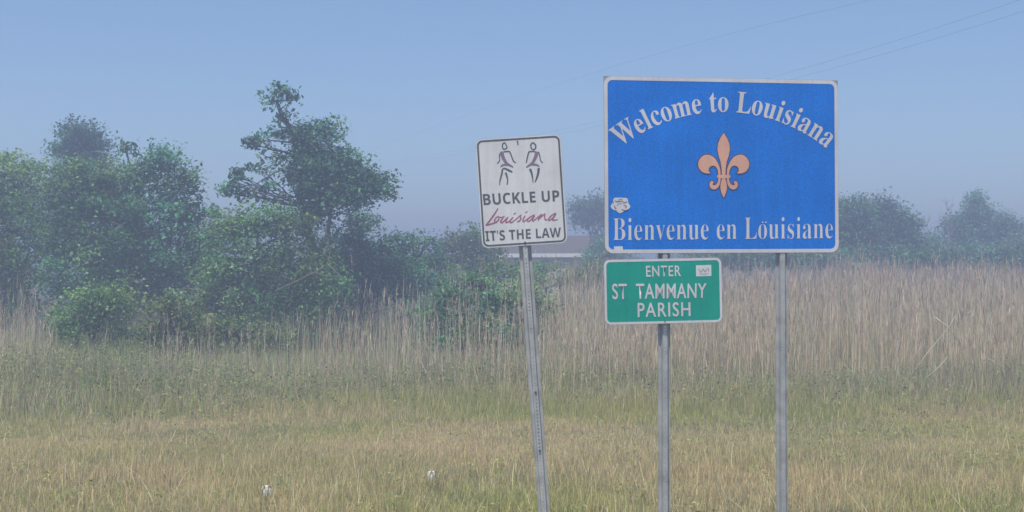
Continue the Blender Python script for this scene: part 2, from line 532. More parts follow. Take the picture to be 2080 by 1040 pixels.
# ---- welcome sign
def welcome_sign():
    pL0, pR0 = at(1228.5, 515, 11.43), at(1704, 513, 11.79)
    base = Vector(((pL0.x + pR0.x) / 2, (pL0.y + pR0.y) / 2, 0))
    root = empty('welcome_sign', base)
    tag(root, 'large blue welcome sign with peach fleur-de-lis and white serif lettering on two posts', 'road sign')
    fc = Face(pL0, pR0 - pL0, base)
    Wd, H = (pR0 - pL0).length, 1.374
    plate('panel', fc, [(0, 0), (Wd, 0), (Wd, H), (0, H)], -0.0010, 0.003, M_alu, root)
    b = 0.030
    plate('blue_field', fc, rrect(b - .002, b - .002, Wd - b + .002, H - b + .002, 0.045), 0.0010, 0.0016, M_blue, root)
    o = ring('border', fc, rrect(.002, .002, Wd - .002, H - .002, 0.062), rrect(b, b, Wd - b, H - b, 0.040), 0.0022, 0.0030, M_white, root)
    # arched line of lettering
    cx, base_y, rad, cap = 1468, 228, 335.0, 44.0
    th0, th1 = R(-38.0), R(38.8)
    def arc(s, t):
        th = th0 + (th1 - th0) * s; rr = rad + cap * t
        return fc.hit(cx + rr * math.sin(th), base_y + rad - rr * math.cos(th), 0.0030)
    o = lettering('lettering', fc, math_bold('Welcome to Louisiana'), None, M_white, root, fn=arc, space=1.03)
    o['label'] = 'arched white words Welcome to Louisiana'
    o = lettering('lettering', fc, math_bold('Bienvenue en Louisiane'), ((1245, 488.5), (1245, 443), (1691.5, 484.5), (1691.5, 440.5)), M_white, root, space=1.04, offset=-0.011)
    o['label'] = 'straight white words Bienvenue en Louisiane'
    # fleur-de-lis, measured in an enlarged crop
    conv = lambda x, y: (1360 + x / 5.2, 230 + y / 5.2)
    mid = 570
    def mir(p): return [(2 * mid - x, y) for x, y in p][::-1]
    half = [(570, 207), (592, 240), (612, 275), (630, 325), (636, 385), (622, 455), (602, 515), (592, 580), (588, 652)]
    centre = half + mir(half)[:-1]
    petal = smooth_closed([(606, 655), (606, 600), (625, 540), (660, 480), (705, 447), (760, 438), (812, 468), (838, 520), (834, 572), (806, 614), (760, 635), (710, 634), (728, 612), (726, 582), (702, 558), (668, 556), (642, 582), (629, 620), (626, 655)], 3)
    low_half = [(582, 688), (594, 715), (602, 750), (605, 790), (594, 840), (570, 897)]
    low = low_half + mir(low_half)[1:]
    curl = smooth_closed([(604, 688), (606, 725), (618, 765), (642, 795), (678, 806), (710, 788), (720, 752), (710, 722), (690, 716), (676, 728), (684, 742), (688, 752), (672, 762), (650, 752), (632, 724), (624, 688)], 3)
    band = [(500, 656), (520, 650), (620, 650), (640, 656), (640, 680), (620, 687), (520, 687), (500, 680)]
    shapes = [centre, petal, mir(petal), low, curl, mir(curl), band]
    bm = bmesh.new()
    for i, sh in enumerate(shapes): poly_print(bm, fc, sh, conv, 0.0042 + 0.0001 * i)
    em = bm_obj('fleur_de_lis', bm, M_peach, root)
    bm = bmesh.new()                                        # the dark outline round every petal
    for j, sh in enumerate(shapes[:-1]):
        m = len(sh); area = sum(sh[i][0] * sh[(i + 1) % m][1] - sh[(i + 1) % m][0] * sh[i][1] for i in range(m))
        sg = 1 if area > 0 else -1; prev = first = None
        for i in range(m):
            a, c = sh[i - 1], sh[(i + 1) % m]; dx, dy = c[0] - a[0], c[1] - a[1]; Ln = math.hypot(dx, dy) or 1
            ox, oy = dy / Ln * sg * 9, -dx / Ln * sg * 9
            cur = (bm.verts.new(fc.hit(*conv(*sh[i]), 0.0030 + .0001 * j)), bm.verts.new(fc.hit(*conv(sh[i][0] + ox, sh[i][1] + oy), 0.0030 + .0001 * j)))
            if prev: bm.faces.new((prev[0], cur[0], cur[1], prev[1]))
            else: first = cur
            prev = cur
        bm.faces.new((prev[0], first[0], first[1], prev[1]))
    bm_obj('outline', bm, M_brown, em)
    # round crumpled sticker with grey scribble, left edge
    conv2 = lambda x, y: (1230 + x / 17.33, 385 + y / 17.33)
    rr = random.Random(3)
    pts = []
    for i in range(26):
        a = 2 * math.pi * i / 26; k = 1 + 0.09 * math.sin(5 * a) + rr.uniform(-.05, .05)
        pts.append((525 + 325 * k * math.cos(a), 540 + 268 * k * math.sin(a)))
    bm = bmesh.new(); poly_print(bm, fc, smooth_closed(pts, 2), conv2, 0.0032)
    stk = bm_obj('sticker', bm, M_white, root); stk['label'] = 'ragged round white sticker at the left edge'
    sc = [[(330, 400, 30), (400, 430, 34), (520, 420, 26), (640, 440, 20)], [(300, 560, 24), (340, 650, 34), (380, 690, 24)],
          [(560, 700, 30), (680, 745, 30), (790, 700, 22)], [(620, 500, 20), (690, 460, 30), (760, 420, 22)], [(640, 560, 22), (720, 590, 34), (700, 660, 20)],
          [(400, 560, 16), (470, 500, 18), (560, 500, 14)], [(240, 420, 20), (270, 450, 24), (260, 500, 16)], [(440, 380, 16), (520, 350, 22), (600, 370, 16)]]
    strokes('scribble', fc, sc, M_ink, stk, 0.0040, conv2, 1.0)
    o = plate('sticker', fc, [fc.uv(1247, 508.5), fc.uv(1265, 508.5), fc.uv(1265, 500.5), fc.uv(1247, 500.5)], 0.0020, 0.0008, M_wsign, root)
    o['label'] = 'small white oblong sticker in the lower left corner'
    # two stray pale dots over the o of the lower line
    for px in (1549, 1555.5):
        bm = bmesh.new(); poly_print(bm, fc, [(px + 1.7 * math.cos(a * math.pi / 4), 451.5 + 1.6 * math.sin(a * math.pi / 4)) for a in range(8)], lambda x, y: (x, y), 0.0032)
        bm_obj('dot', bm, M_white, root)
    for pxt, pxb in ((1350.5, 1351.5), (1588.5, 1591.5)):
        t0 = fc.hit(pxt, 560, -0.006) + base
        top = Vector((t0.x, t0.y, EYE + (HY - 170) / F * t0.y))
        bot = Vector(((pxb + (pxb - pxt) * .3 - 1040) / F * t0.y, t0.y, -0.4))
        channel_post('post', bot, top, root, base, yaw=0.18)
    return fc
FC = welcome_sign()

# ---- parish sign, bolted to the left post below the big sign
def parish_sign():
    d = 11.49
    pL, pR = at(1228.5, 660.4, 11.445), at(1468, 654.8, 11.535)
    base = Vector(((pL.x + pR.x) / 2, d, 0))
    root = empty('parish_sign', Vector((base.x, d, pL.z)))
    base = Vector(root.location)
    tag(root, 'small green parish boundary sign bolted to a post under the blue sign', 'road sign')
    fc = Face(pL, pR - pL, base)
    Wd = (pR - pL).length; H = 132.3 / F * d
    plate('panel', fc, rrect(0, 0, Wd, H, 0.045), -0.0010, 0.0025, M_alu, root)
    b = 0.020
    plate('green_field', fc, rrect(b - .002, b - .002, Wd - b + .002, H - b + .002, 0.034), 0.0010, 0.0016, M_green, root)
    ring('border', fc, rrect(.002, .002, Wd - .002, H - .002, 0.045), rrect(b, b, Wd - b, H - b, 0.030), 0.0022, 0.0030, M_white, root)
    for name, q, sp in (('ENTER', ((1312.7, 562.3), (1311.8, 540), (1383, 560.7), (1382.5, 539.3)), 1.14),
                        ('ST  TAMMANY', ((1244, 608.2), (1242.8, 576.2), (1434.5, 605.5), (1435.3, 575)), 1.06),
                        ('PARISH', ((1295.2, 644.8), (1294.8, 615), (1402.7, 642.3), (1402, 613.4)), 1.14)):
        o = lettering('lettering', fc, name, q, M_white, root, space=sp, offset=0.012)
        o['label'] = 'white capitals ' + ' '.join(name.split())
    o = plate('sticker', fc, [fc.uv(1414, 561.5), fc.uv(1445, 560.5), fc.uv(1444.5, 538), fc.uv(1413.5, 539)], 0.0020, 0.0008, M_wsign, root)
    conv = lambda x, y: (x, y)
    strokes('scribble', fc, [[(1419, 546, 1.5), (1424, 553, 2), (1428, 546, 1.5), (1432, 552, 2), (1438, 545, 1.5), (1440, 552, 1.5)],
                             [(1420, 556, 1.2), (1430, 557, 1.2), (1439, 555, 1.2)]], M_alu, o, 0.0026, conv, 1.0)
    bolt(fc, 1350, 651, root, 0.005)
parish_sign()

# ---- buckle-up sign
def belt_sign():
    d = 10.34
    pL, pR = at(979.5, 504.5, d), at(1153, 493.3, d)
    px2 = lambda x, y: at(x, y, d)
    postd = d + 0.004
    bot = Vector(((1118 - 1040) / F * postd, postd, -0.35)); bot.z = -0.35
    base = Vector((bot.x, postd, 0))
    root = empty('seat_belt_sign', base)
    tag(root, 'white seat belt reminder sign with two seated stick figures on a leaning steel post', 'road sign')
    fc = Face(pL, pR - pL, base)
    Wd = (pR - pL).length; H = 221.5 / F * d
    plate('panel', fc, rrect(0, 0, Wd, H, 0.045), -0.0010, 0.0025, M_alu, root)
    plate('white_field', fc, rrect(0.001, 0.001, Wd - .001, H - .001, 0.044), 0.0010, 0.0016, M_wsign, root)
    ring('border', fc, rrect(.009, .009, Wd - .009, H - .009, 0.038), rrect(.0215, .0215, Wd - .0215, H - .0215, 0.027), 0.0020, 0.0014, M_ink, root)
    for name, q in (('BUCKLE UP', ((982.7, 416.8), (980.2, 394.0), (1136.6, 408.4), (1135.4, 386.2))),
                    ("IT'S THE LAW", ((986.9, 490.1), (985.2, 469.2), (1139.6, 481.2), (1139.0, 461.8)))):
        o = lettering('lettering', fc, math_bold(name, False), q, M_ink, root, space=1.03, off=0.0022)
        o['label'] = 'dark grey-blue capitals ' + name
    conv = lambda x, y: (980 + x / 12.235, 410 + y / 12.235)
    w = 34
    L = [[(385, 160, 26), (300, 300, 38), (200, 440, 40), (130, 530, 38), (80, 583, 26)],
         [(80, 585, 20), (180, 558, 36), (300, 520, 34), (370, 480, 30), (405, 430, 26)],
         [(400, 350, 22), (335, 400, 32), (300, 470, 34), (325, 512, 32), (375, 480, 30), (410, 420, 28), (400, 375, 24), (450, 385, 22), (500, 370, 20)],
         [(545, 352, 24), (480, 430, 34), (452, 500, 36), (490, 515, 30), (570, 440, 26), (635, 378, 24)],
         [(640, 375, 26), (592, 450, 34), (585, 510, 34), (640, 498, 28), (720, 430, 24), (765, 382, 24)],
         [(765, 380, 26), (700, 450, 34), (685, 508, 32), (730, 508, 28), (810, 450, 24), (900, 370, 26), (968, 318, 22)],
         [(925, 350, 26), (955, 400, 34), (925, 465, 34), (860, 500, 26)],
         [(775, 312, 20), (828, 270, 28)], [(1060, 270, 18), (1122, 236, 26)],
         [(1060, 345, 26), (1012, 430, 34), (1015, 492, 32), (1080, 450, 26), (1150, 395, 24)],
         [(1300, 318, 26), (1200, 368, 32), (1120, 440, 34), (1130, 488, 30), (1200, 450, 28), (1295, 345, 28), (1250, 425, 32), (1256, 478, 28), (1330, 420, 26), (1400, 360, 24), (1470, 305, 26), (1410, 390, 32), (1380, 460, 28)],
         [(1395, 435, 26), (1480, 350, 28), (1550, 298, 28), (1542, 370, 34), (1568, 452, 30), (1610, 430, 22)],
         [(1828, 275, 26), (1720, 335, 32), (1645, 425, 34), (1660, 462, 30), (1740, 400, 28), (1825, 295, 28), (1765, 390, 32), (1742, 450, 32), (1800, 450, 26), (1872, 438, 18)]]
    o = strokes('lettering', fc, L, M_red, root, 0.0022, conv, 0.95)
    o['label'] = 'faded red brush script word Louisiana'
    conv = lambda x, y: (1000 + x / 9.458, 280 + y / 9.458)
    grey = [[(240, 90, 22), (200, 120, 24), (195, 180, 24), (225, 218, 24), (280, 190, 22), (268, 140, 22), (240, 90, 22)],
            [(225, 265, 24), (320, 262, 26), (345, 290, 26), (375, 370, 26), (410, 450, 26), (450, 480, 18)],
            [(160, 290, 24), (135, 350, 22), (142, 430, 20), (95, 495, 20)],
            [(200, 590, 20), (250, 592, 34), (320, 625, 40), (385, 655, 30)], [(195, 595, 30), (180, 700, 34), (150, 810, 26), (140, 910, 14)],
            [(255, 665, 38), (280, 740, 34), (295, 820, 26), (283, 900, 22)],
            [(780, 88, 26), (742, 130, 28), (750, 200, 26), (790, 225, 24), (828, 200, 26), (830, 140, 28), (780, 88, 26)],
            [(820, 262, 24), (740, 262, 26), (700, 280, 26), (675, 370, 26), (650, 480, 22)],
            [(890, 270, 26), (912, 350, 24), (925, 430, 22), (968, 480, 20)],
            [(725, 595, 50), (755, 680, 40), (775, 780, 26), (780, 865, 14)], [(890, 580, 50), (880, 680, 44), (850, 780, 34), (820, 850, 22)]]
    fg = [strokes('figure', fc, g_, M_ink, root, 0.0022, conv, 0.95) for g_ in (grey[:6], grey[6:])]
    fg[0]['label'] = 'left stick figure with crossed legs'; fg[1]['label'] = 'right stick figure with legs together'
    purple = [[(185, 262, 70), (195, 340, 68), (235, 430, 56), (290, 500, 46), (400, 560, 26)], [(155, 555, 18), (220, 515, 34), (300, 520, 30)],
              [(855, 262, 70), (840, 340, 66), (800, 430, 54), (760, 490, 46), (650, 565, 22)], [(905, 548, 18), (840, 515, 34), (750, 515, 30)]]
    for f_, p_ in zip(fg, (purple[:2], purple[2:])): strokes('seat_belt', fc, p_, M_purple, f_, 0.0024, conv, 1.0)
    for q in ((1051, 287.5), (1066.5, 492)): bolt(fc, *q, root, 0.006)
    # upper post behind the panel, lower ground stake bolted before it
    ax0, ax1 = (1051.5, 288), (1105.3, 1040)
    def axis(py, dd): return at(ax0[0] + (ax1[0] - ax0[0]) * (py - ax0[1]) / (ax1[1] - ax0[1]), py, dd)
    channel_post('post', axis(930, d + 0.010), axis(280, d + 0.006), root, base, yaw=0.05, web=0.030, flange=0.022)
    channel_post('stake', axis(1290, d - 0.026), axis(786, d - 0.026), root, base, yaw=-0.05, web=0.030, flange=0.018)
    for py in (797, 915):
        f2 = Face(axis(786, d - 0.026), Vector((1, 0, 0)), base)
        c = axis(py, d)
        bolt(f2, 1040 + c.x / c.y * F, py, root, 0.009, 0.0)
belt_sign()

# ================================================================ HOUSE AND FAR THINGS
M_shingle = mat_plain('brown_shingle', (0.11, 0.095, 0.085), 0.95, var=0.2, scale=3)
M_fascia = mat_plain('white_fascia_paint', (0.75, 0.74, 0.72), 0.6, var=0.05)
M_wall = mat_plain('tan_siding', (0.40, 0.34, 0.27), 0.85, var=0.1, scale=1.5)
M_pane = mat_plain('dark_pane', (0.03, 0.035, 0.04), 0.15, var=0.1)
M_garage = mat_plain('cream_door_paint', (0.56, 0.50, 0.40), 0.7, var=0.08, scale=2)

def box(bm, x0, x1, y0, y1, z0, z1):
    v = [bm.verts.new(p) for p in ((x0, y0, z0), (x1, y0, z0), (x1, y1, z0), (x0, y1, z0), (x0, y0, z1), (x1, y0, z1), (x1, y1, z1), (x0, y1, z1))]
    for f in ((0, 3, 2, 1), (4, 5, 6, 7), (0, 1, 5, 4), (1, 2, 6, 5), (2, 3, 7, 6), (3, 0, 4, 7)): bm.faces.new([v[i] for i in f])

def part_box(name, parent, mat, *dims):
    bm = bmesh.new()
    for d in (dims if isinstance(dims[0], tuple) else [dims]): box(bm, *d)
    return bm_obj(name, bm, mat, parent)

def house():
    d = 92.0
    c = at(1102, 520, d)
    root = empty('house', (c.x, d, 0))
    root.rotation_euler.z = R(-13)
    tag(root, 'low brown-roofed house with white fascia half hidden by reeds between two signs', 'house')
    L, D, e, r = 3.55, 3.6, 3.50, 4.68
    part_box('wall', root, M_wall, -L + .3, L - .3, -D + .3, D - .3, 0, e - 0.05)
    bm = bmesh.new()
    a = [bm.verts.new(p) for p in ((-L, -D, e), (L, -D, e), (L, D, e), (-L, D, e))]
    rd = [bm.verts.new(p) for p in ((-L + .9, 0, r), (L - .55, 0, r))]
    bm.faces.new((a[0], a[1], rd[1], rd[0])); bm.faces.new((a[1], a[2], rd[1])); bm.faces.new((a[2], a[3], rd[0], rd[1])); bm.faces.new((a[3], a[0], rd[0]))
    bm.faces.new(a[::-1])
    bm_obj('roof', bm, M_shingle, root)
    part_box('fascia', root, M_fascia, (-L - .02, L + .02, -D - .06, -D - .003, e - .20, e + .03), (L + .003, L + .06, -D, D, e - .20, e + .03), (-L - .06, -L - .003, -D, D, e - .20, e + .03))
    part_box('garage_door', root, M_garage, .75, 2.35, -D + .22, -D + .297, 0.02, 3.0)
    for x0 in (-2.5, -0.7):
        w = part_box('window', root, M_fascia, x0, x0 + 1.0, -D + .25, -D + .297, 1.4, 2.6)
        part_box('pane', w, M_pane, x0 + .08, x0 + .92, -D + .235, -D + .248, 1.48, 2.52)
house()

def shed():
    d = 84.0
    c = at(1541, 521, d)
    root = empty('shed', (c.x, d, 0))
    tag(root, 'tiny white shed glimpsed under the lower edge of the blue sign', 'shed')
    part_box('wall', root, M_fascia, -.30, .30, -.5, .5, 0, 3.22)
    bm = bmesh.new()
    v = [bm.verts.new(p) for p in ((-.38, -.6, 3.23), (.38, -.6, 3.23), (.38, .6, 3.23), (-.38, .6, 3.23), (0, -.6, 3.44), (0, .6, 3.44))]
    for f in ((0, 1, 4), (1, 2, 5, 4), (2, 3, 5), (3, 0, 4, 5), (0, 3, 2, 1)): bm.faces.new([v[i] for i in f])
    bm_obj('roof', bm, M_fascia, root)
shed()

# ---- power lines
M_wire = mat_plain('dark_cable', (0.05, 0.05, 0.055), 0.6)
def wires():
    pole = at(668, 380, 118)
    root = empty('utility_pole', (pole.x, pole.y, 0))
    tag(root, 'wooden utility pole behind the tall vine-covered tree', 'utility pole')
    bm = bmesh.new(); tube(bm, [(0, 0, -0.2), (0, 0, 11.2)], [0.15, 0.10], 8); bm_obj('pole', bm, M_bark, root)
    part_box('cross_arm', root, M_bark, -.9, .9, -.17, -.06, 10.45, 10.57)
    spec = [('upper power cable of the pair crossing the sky right of the blue sign', [(2080, 2), (1907, 52), (1665, 124), (1546, 158), (1225, 250), (960, 306), (668, 345)], -0.8),
            ('lower power cable of the pair crossing the sky right of the blue sign', [(2080, 28), (1935, 66), (1748, 117), (1610, 157), (1225, 259), (960, 312), (668, 352)], 0.8),
            ('faint single power cable high above the blue sign', [(1760, 2), (1523, 58), (1225, 145), (960, 225), (668, 340)], 0.0)]
    for lab, pts, off in spec:
        # a straight run in plan from the pole towards the right foreground, hanging in a shallow curve
        xs_, ys_ = [p[0] for p in pts], [p[1] for p in pts]
        q = np.polyfit(xs_, ys_, 2)
        cu = []
        for k in range(41):
            px = 2330 + (668 - 2330) * k / 40
            inv = 1 / 118 + (px - 668) / (2080 - 668) * (1 / 37 - 1 / 118)
            dd = 1 / inv
            cu.append(at(px, float(np.polyval(q, px)), dd))
        cu[-1] = Vector((pole.x + off, pole.y - .12, cu[-1].z))
        bm = bmesh.new(); tube(bm, cu, [0.0027] * len(cu), 5)
        tag(bm_obj('power_line', bm, M_wire), lab, 'power line', 'power lines crossing the sky')
wires()

# ================================================================ TREES
G_TEAL = [(0.10, 0.25, 0.14), (0.14, 0.30, 0.17), (0.085, 0.21, 0.13)]
G_DARK = [(0.06, 0.15, 0.10), (0.08, 0.18, 0.12), (0.05, 0.12, 0.09)]
G_MID = [(0.14, 0.25, 0.085), (0.19, 0.30, 0.10), (0.10, 0.20, 0.075)]
G_OLIVE = [(0.16, 0.21, 0.08), (0.19, 0.225, 0.10), (0.13, 0.18, 0.075)]

def tree(name, cat, label, d, blobs, trunk_px, pal, leaf=0.105, dens=1.0, group=None, trunk_r=0.11, seed=1, extra_limbs=(), dead=()):
    """blobs: (cx, cy, rx, ry, kind[, depth offset]) in photograph pixels; kind 'full' or 'loose'."""
    r = random.Random(seed)
    base = at(trunk_px[0], HY, d); base.z = 0
    root = empty(name, base)
    tag(root, label, cat, group)
    if cat == 'bush':                                        # a bush is leafy down to the ground
        lo_, hi_ = min(b[0] - b[2] for b in blobs), max(b[0] + b[2] for b in blobs)
        gy = HY + (EYE - 0.55) * F / d
        w_ = (hi_ - lo_) / 2
        blobs = list(blobs) + [(lo_ + w_ * .55, gy, w_ * .5, .6 * F / d, 'full'), (hi_ - w_ * .55, gy, w_ * .5, .6 * F / d, 'full')]
    cs = [at(b[0], b[1], d) + Vector((0, b[5] if len(b) > 5 else 0, 0)) for b in blobs]
    mp = d / F
    # trunk rises to the highest blob
    topi = min(range(len(blobs)), key=lambda i: blobs[i][1])
    if len(trunk_px) > 1:
        tp = [base + Vector((0, 0, -0.2))] + [at(x, y, d) for x, y in trunk_px[1:]]
    else:
        tp = [base + Vector((0, 0, -0.2))] + wobble(base + Vector((0, 0, .6)), cs[topi], 4, 0.15, r)
    bm = bmesh.new()
    tube(bm, tp, [trunk_r * (1 - 0.75 * i / (len(tp) - 1)) for i in range(len(tp))], 8)
    bm_obj('trunk', bm, M_bark, root, base)
    pile = Pile(); twigs = bmesh.new()
    for bi, (b, c) in enumerate(zip(blobs, cs)):
        rx, ry = b[2] * mp, b[3] * mp
        ryy = rx * 0.85
        loose = b[4] == 'loose'
        # limb into the blob
        j = min(range(len(tp)), key=lambda i: (tp[i] - c).length + (2 if tp[i].z > c.z + .2 else 0))
        lb = wobble(tp[j], c, 4, 0.12, r)
        lr = min(trunk_r, .12) * (.22 if loose else .42)
        tube(twigs, lb, [lr * (1 - .18 * i) for i in range(5)], 6)
        area = rx * ry
        ncl = max(6, int(area * (42 if not loose else 14) * dens * min(1.0, (0.105 / leaf)) / 0.55))
        v = rng.normal(size=(ncl, 3)); v /= np.linalg.norm(v, axis=1, keepdims=True)
        rad = rng.random(ncl) ** (0.36 if not loose else 0.6)
        rad = rad * (1 + rng.normal(0, 0.09, ncl))
        cc = np.array(c) + v * rad[:, None] * np.array([rx, ryy, ry])
        cc[:, 2] = np.maximum(cc[:, 2], 0.15)
        nl = 46 if not loose else 15
        csz = (0.17 if not loose else 0.11) * max(0.8, min(2.2, leaf / 0.105))
        cnt = rng.poisson(nl, ncl) + 3
        k = np.repeat(np.arange(ncl), cnt)
        sz = csz * (0.7 + 0.7 * rng.random(ncl))
        L = cc[k] + np.clip(rng.normal(size=(len(k), 3)), -1.7, 1.7) * sz[k][:, None] * np.array([1.15, 1.15, .8])
        pc = 1.08 * jitter(pal, ncl, 0.26) * rng.uniform(.78, 1.3) * np.array([rng.uniform(.8, 1.1), 1.08, rng.uniform(.8, 1.1)])
        lc = np.clip(pc[k] * (1 + rng.normal(0, .2, (len(k), 1))), .004, .5)
        pile.leaves(L, leaf * (0.5 + 1.05 * rng.random(len(k)) ** 1.5) * (1.25 if loose else 1), lc, up=0.4, aspect=0.62)
        for q in rng.choice(ncl, min(ncl, 26 if loose else 7), replace=False):
            p = Vector(cc[q]); s = lb[r.randint(2, 4)]
            tube(twigs, wobble(s, p, 3, 0.10, r), [0.022, .016, .011, .006], 4)
    for pts, rad in extra_limbs:
        P = [at(x, y, d - .3) for x, y in pts]
        tube(twigs, P, [rad * (1 - .7 * i / (len(P) - 1)) for i in range(len(P))], 6)
    bm_obj('branches', twigs, M_bark, root, base)
    pile.build('crown', M_leaf, root, base)
    if dead:
        for pts, rad, dd in dead:
            bm = bmesh.new()
            P = [at(x, y, dd) for x, y in pts]
            tube(bm, P, [rad * (1 - .75 * i / (len(P) - 1)) for i in range(len(P))], 5)
            bm_obj('dead_branch', bm, M_bark_pale, root, base)
    return root

TG = 'trees and shrubs at the edge of the marsh'
tree('tree', 'tree', 'dark bluish tree rising highest above the left clump', 62, [(165, 268, 42, 30, 'full'), (185, 285, 38, 34, 'full'), (140, 300, 34, 34, 'full'), (170, 330, 62, 42, 'full'), (175, 400, 80, 70, 'full')], (172,), G_DARK, leaf=0.13, group=TG, seed=2)
tree('tree', 'tree', 'broad leafy tree cut off by the left frame edge', 47, [(30, 350, 62, 42, 'full'), (-50, 400, 90, 80, 'full'), (40, 430, 75, 70, 'full'), (20, 530, 85, 70, 'full'), (-60, 540, 90, 90, 'full'), (75, 365, 40, 32, 'loose'), (30, 610, 80, 60, 'full')], (20,), G_MID, group=TG, seed=3)
tree('tree', 'tree', 'wide green tree in the middle of the left clump under the dark top', 45, [(150, 375, 75, 55, 'full'), (215, 360, 50, 45, 'full'), (120, 450, 80, 70, 'full'), (215, 450, 80, 75, 'full'), (160, 540, 90, 70, 'full'), (260, 520, 70, 65, 'full'), (200, 610, 90, 60, 'full')], (180,), G_MID + G_TEAL, group=TG, seed=4,
     dead=[([(255, 470), (240, 455), (222, 450)], .009, 42.8), ([(170, 480), (150, 500), (128, 503)], .008, 42.8), ([(150, 560), (160, 530), (158, 505)], .009, 42.8)])
tree('tree', 'tree', 'rounded teal-green tree with large open leaf clumps right in the left clump', 46, [(318, 325, 44, 34, 'full'), (360, 365, 42, 42, 'full'), (285, 375, 46, 46, 'full'), (255, 302, 14, 7, 'loose'), (340, 440, 66, 52, 'full'), (400, 412, 32, 30, 'loose'), (395, 480, 42, 50, 'full'), (310, 520, 70, 55, 'full'), (400, 550, 56, 50, 'full'), (330, 590, 70, 46, 'full'), (270, 450, 46, 50, 'full'), (430, 510, 30, 40, 'full'), (425, 430, 16, 20, 'loose')], (335,), G_TEAL, leaf=0.125, group=TG, seed=5,
     dead=[([(350, 600), (372, 585), (392, 575), (405, 560)], .009, 43.6), ([(372, 585), (395, 588), (412, 584)], .007, 43.6), ([(345, 520), (350, 495), (362, 470)], .008, 43.8)])
# the tall tree with a loose left side
tree('tree', 'tree', 'tall vine-covered tree with a bare-looking leaning top and loose left sprays', 44,
     [(602, 268, 22, 24, 'full'), (612, 355, 20, 48, 'full'), (625, 420, 26, 40, 'full'), (640, 290, 46, 40, 'full'), (672, 268, 26, 22, 'full'), (650, 350, 60, 60, 'full'), (700, 345, 52, 48, 'full'), (660, 410, 55, 45, 'full'), (715, 390, 44, 38, 'full'), (765, 375, 34, 22, 'full'), (790, 395, 20, 16, 'loose'), (740, 370, 40, 34, 'full'), (620, 300, 26, 30, 'full'),
      (572, 235, 24, 20, 'loose'), (548, 205, 22, 14, 'loose'), (592, 200, 16, 12, 'loose'), (566, 180, 8, 6, 'loose'), (562, 272, 34, 18, 'loose'), (525, 285, 24, 14, 'loose'), (508, 290, 9, 8, 'loose'),
      (558, 318, 26, 20, 'loose'), (520, 345, 36, 14, 'loose'), (545, 375, 34, 20, 'loose'), (480, 372, 22, 12, 'loose'), (505, 395, 30, 18, 'loose'), (455, 388, 9, 10, 'loose'), (560, 410, 34, 22, 'loose'), (590, 345, 22, 26, 'loose'), (482, 352, 10, 8, 'loose')],
     (650, (640, 520), (612, 420), (608, 320), (592, 262), (572, 236), (562, 205)), G_TEAL + G_DARK, leaf=0.115, group=TG, seed=6, trunk_r=0.17, dens=1.1,
     extra_limbs=[([(641, 525), (664, 480), (672, 430), (680, 360)], .1), ([(680, 400), (740, 372), (795, 395)], .05), ([(606, 330), (560, 350), (500, 385)], .03), ([(600, 290), (550, 285), (512, 290)], .03), ([(612, 400), (560, 400), (520, 390), (470, 372)], .03)])
tree('bush', 'bush', 'large rounded green thicket below the loose sprays of the tall tree', 42,
     [(520, 450, 62, 42, 'full'), (465, 475, 42, 52, 'full'), (590, 470, 60, 46, 'full'), (500, 540, 85, 60, 'full'), (600, 545, 75, 60, 'full'), (540, 620, 100, 60, 'full'), (450, 600, 70, 70, 'full'), (410, 640, 50, 50, 'full'), (620, 640, 70, 50, 'full'), (550, 680, 90, 40, 'full'), (660, 590, 50, 50, 'full')], (545,), G_MID, group=TG, seed=7, dens=1.0,
     dead=[([(560, 590), (600, 572), (640, 552), (665, 535), (672, 505)], .013, 40.4), ([(640, 552), (655, 560), (700, 560)], .009, 40.4), ([(665, 535), (690, 560), (702, 585)], .009, 40.4), ([(600, 572), (575, 560), (555, 565)], .008, 40.4), ([(690, 500), (660, 470), (640, 462)], .009, 40.4), ([(530, 470), (560, 462), (585, 452)], .009, 40.4), ([(430, 505), (460, 520), (490, 518)], .008, 40.4)])
tree('bush', 'bush', 'dark blue-green shrub at the foot of the tall tree, sloping down rightward', 46, [(730, 470, 50, 42, 'full'), (700, 530, 70, 60, 'full'), (780, 505, 42, 34, 'full'), (640, 590, 60, 60, 'full'), (740, 570, 70, 50, 'full'), (830, 495, 26, 18, 'full'), (810, 540, 50, 36, 'full'), (800, 590, 66, 40, 'full'), (860, 580, 44, 34, 'full'), (690, 620, 60, 50, 'full')], (735,), G_DARK + G_TEAL, group=TG, seed=8)
tree('bush', 'bush', 'low thin shrub with upright sprigs left of the white sign', 50, [(865, 500, 26, 18, 'full'), (885, 530, 40, 26, 'full'), (855, 545, 42, 30, 'full'), (835, 480, 14, 10, 'loose')], (865,), G_TEAL, group=TG, seed=9, leaf=.10)
tree('tree', 'tree', 'pale olive round tree just behind the left edge of the white sign', 62, [(950, 490, 36, 30, 'full'), (930, 520, 38, 36, 'full'), (985, 515, 36, 40, 'full'), (960, 540, 50, 36, 'full')], (955,), G_OLIVE, leaf=0.13, group=TG, seed=10)
tree('bush', 'bush', 'dark green shrub standing among the reeds behind the white sign post', 34, [(985, 580, 46, 22, 'loose'), (930, 600, 50, 30, 'full'), (1050, 595, 54, 30, 'full'), (990, 615, 60, 30, 'full'), (1095, 620, 40, 34, 'full'), (890, 590, 36, 26, 'loose'), (880, 640, 50, 40, 'full'), (1000, 670, 90, 40, 'full')], (1000,), G_MID + G_TEAL, group=TG, seed=11, leaf=.09)
tree('bush', 'bush', 'low green scrub before the house, between the white sign post and blue sign', 52, [(1090, 560, 52, 26, 'full'), (1160, 570, 50, 28, 'full'), (1215, 560, 46, 28, 'full')], (1150,), G_MID, group=TG, seed=31, leaf=.11)
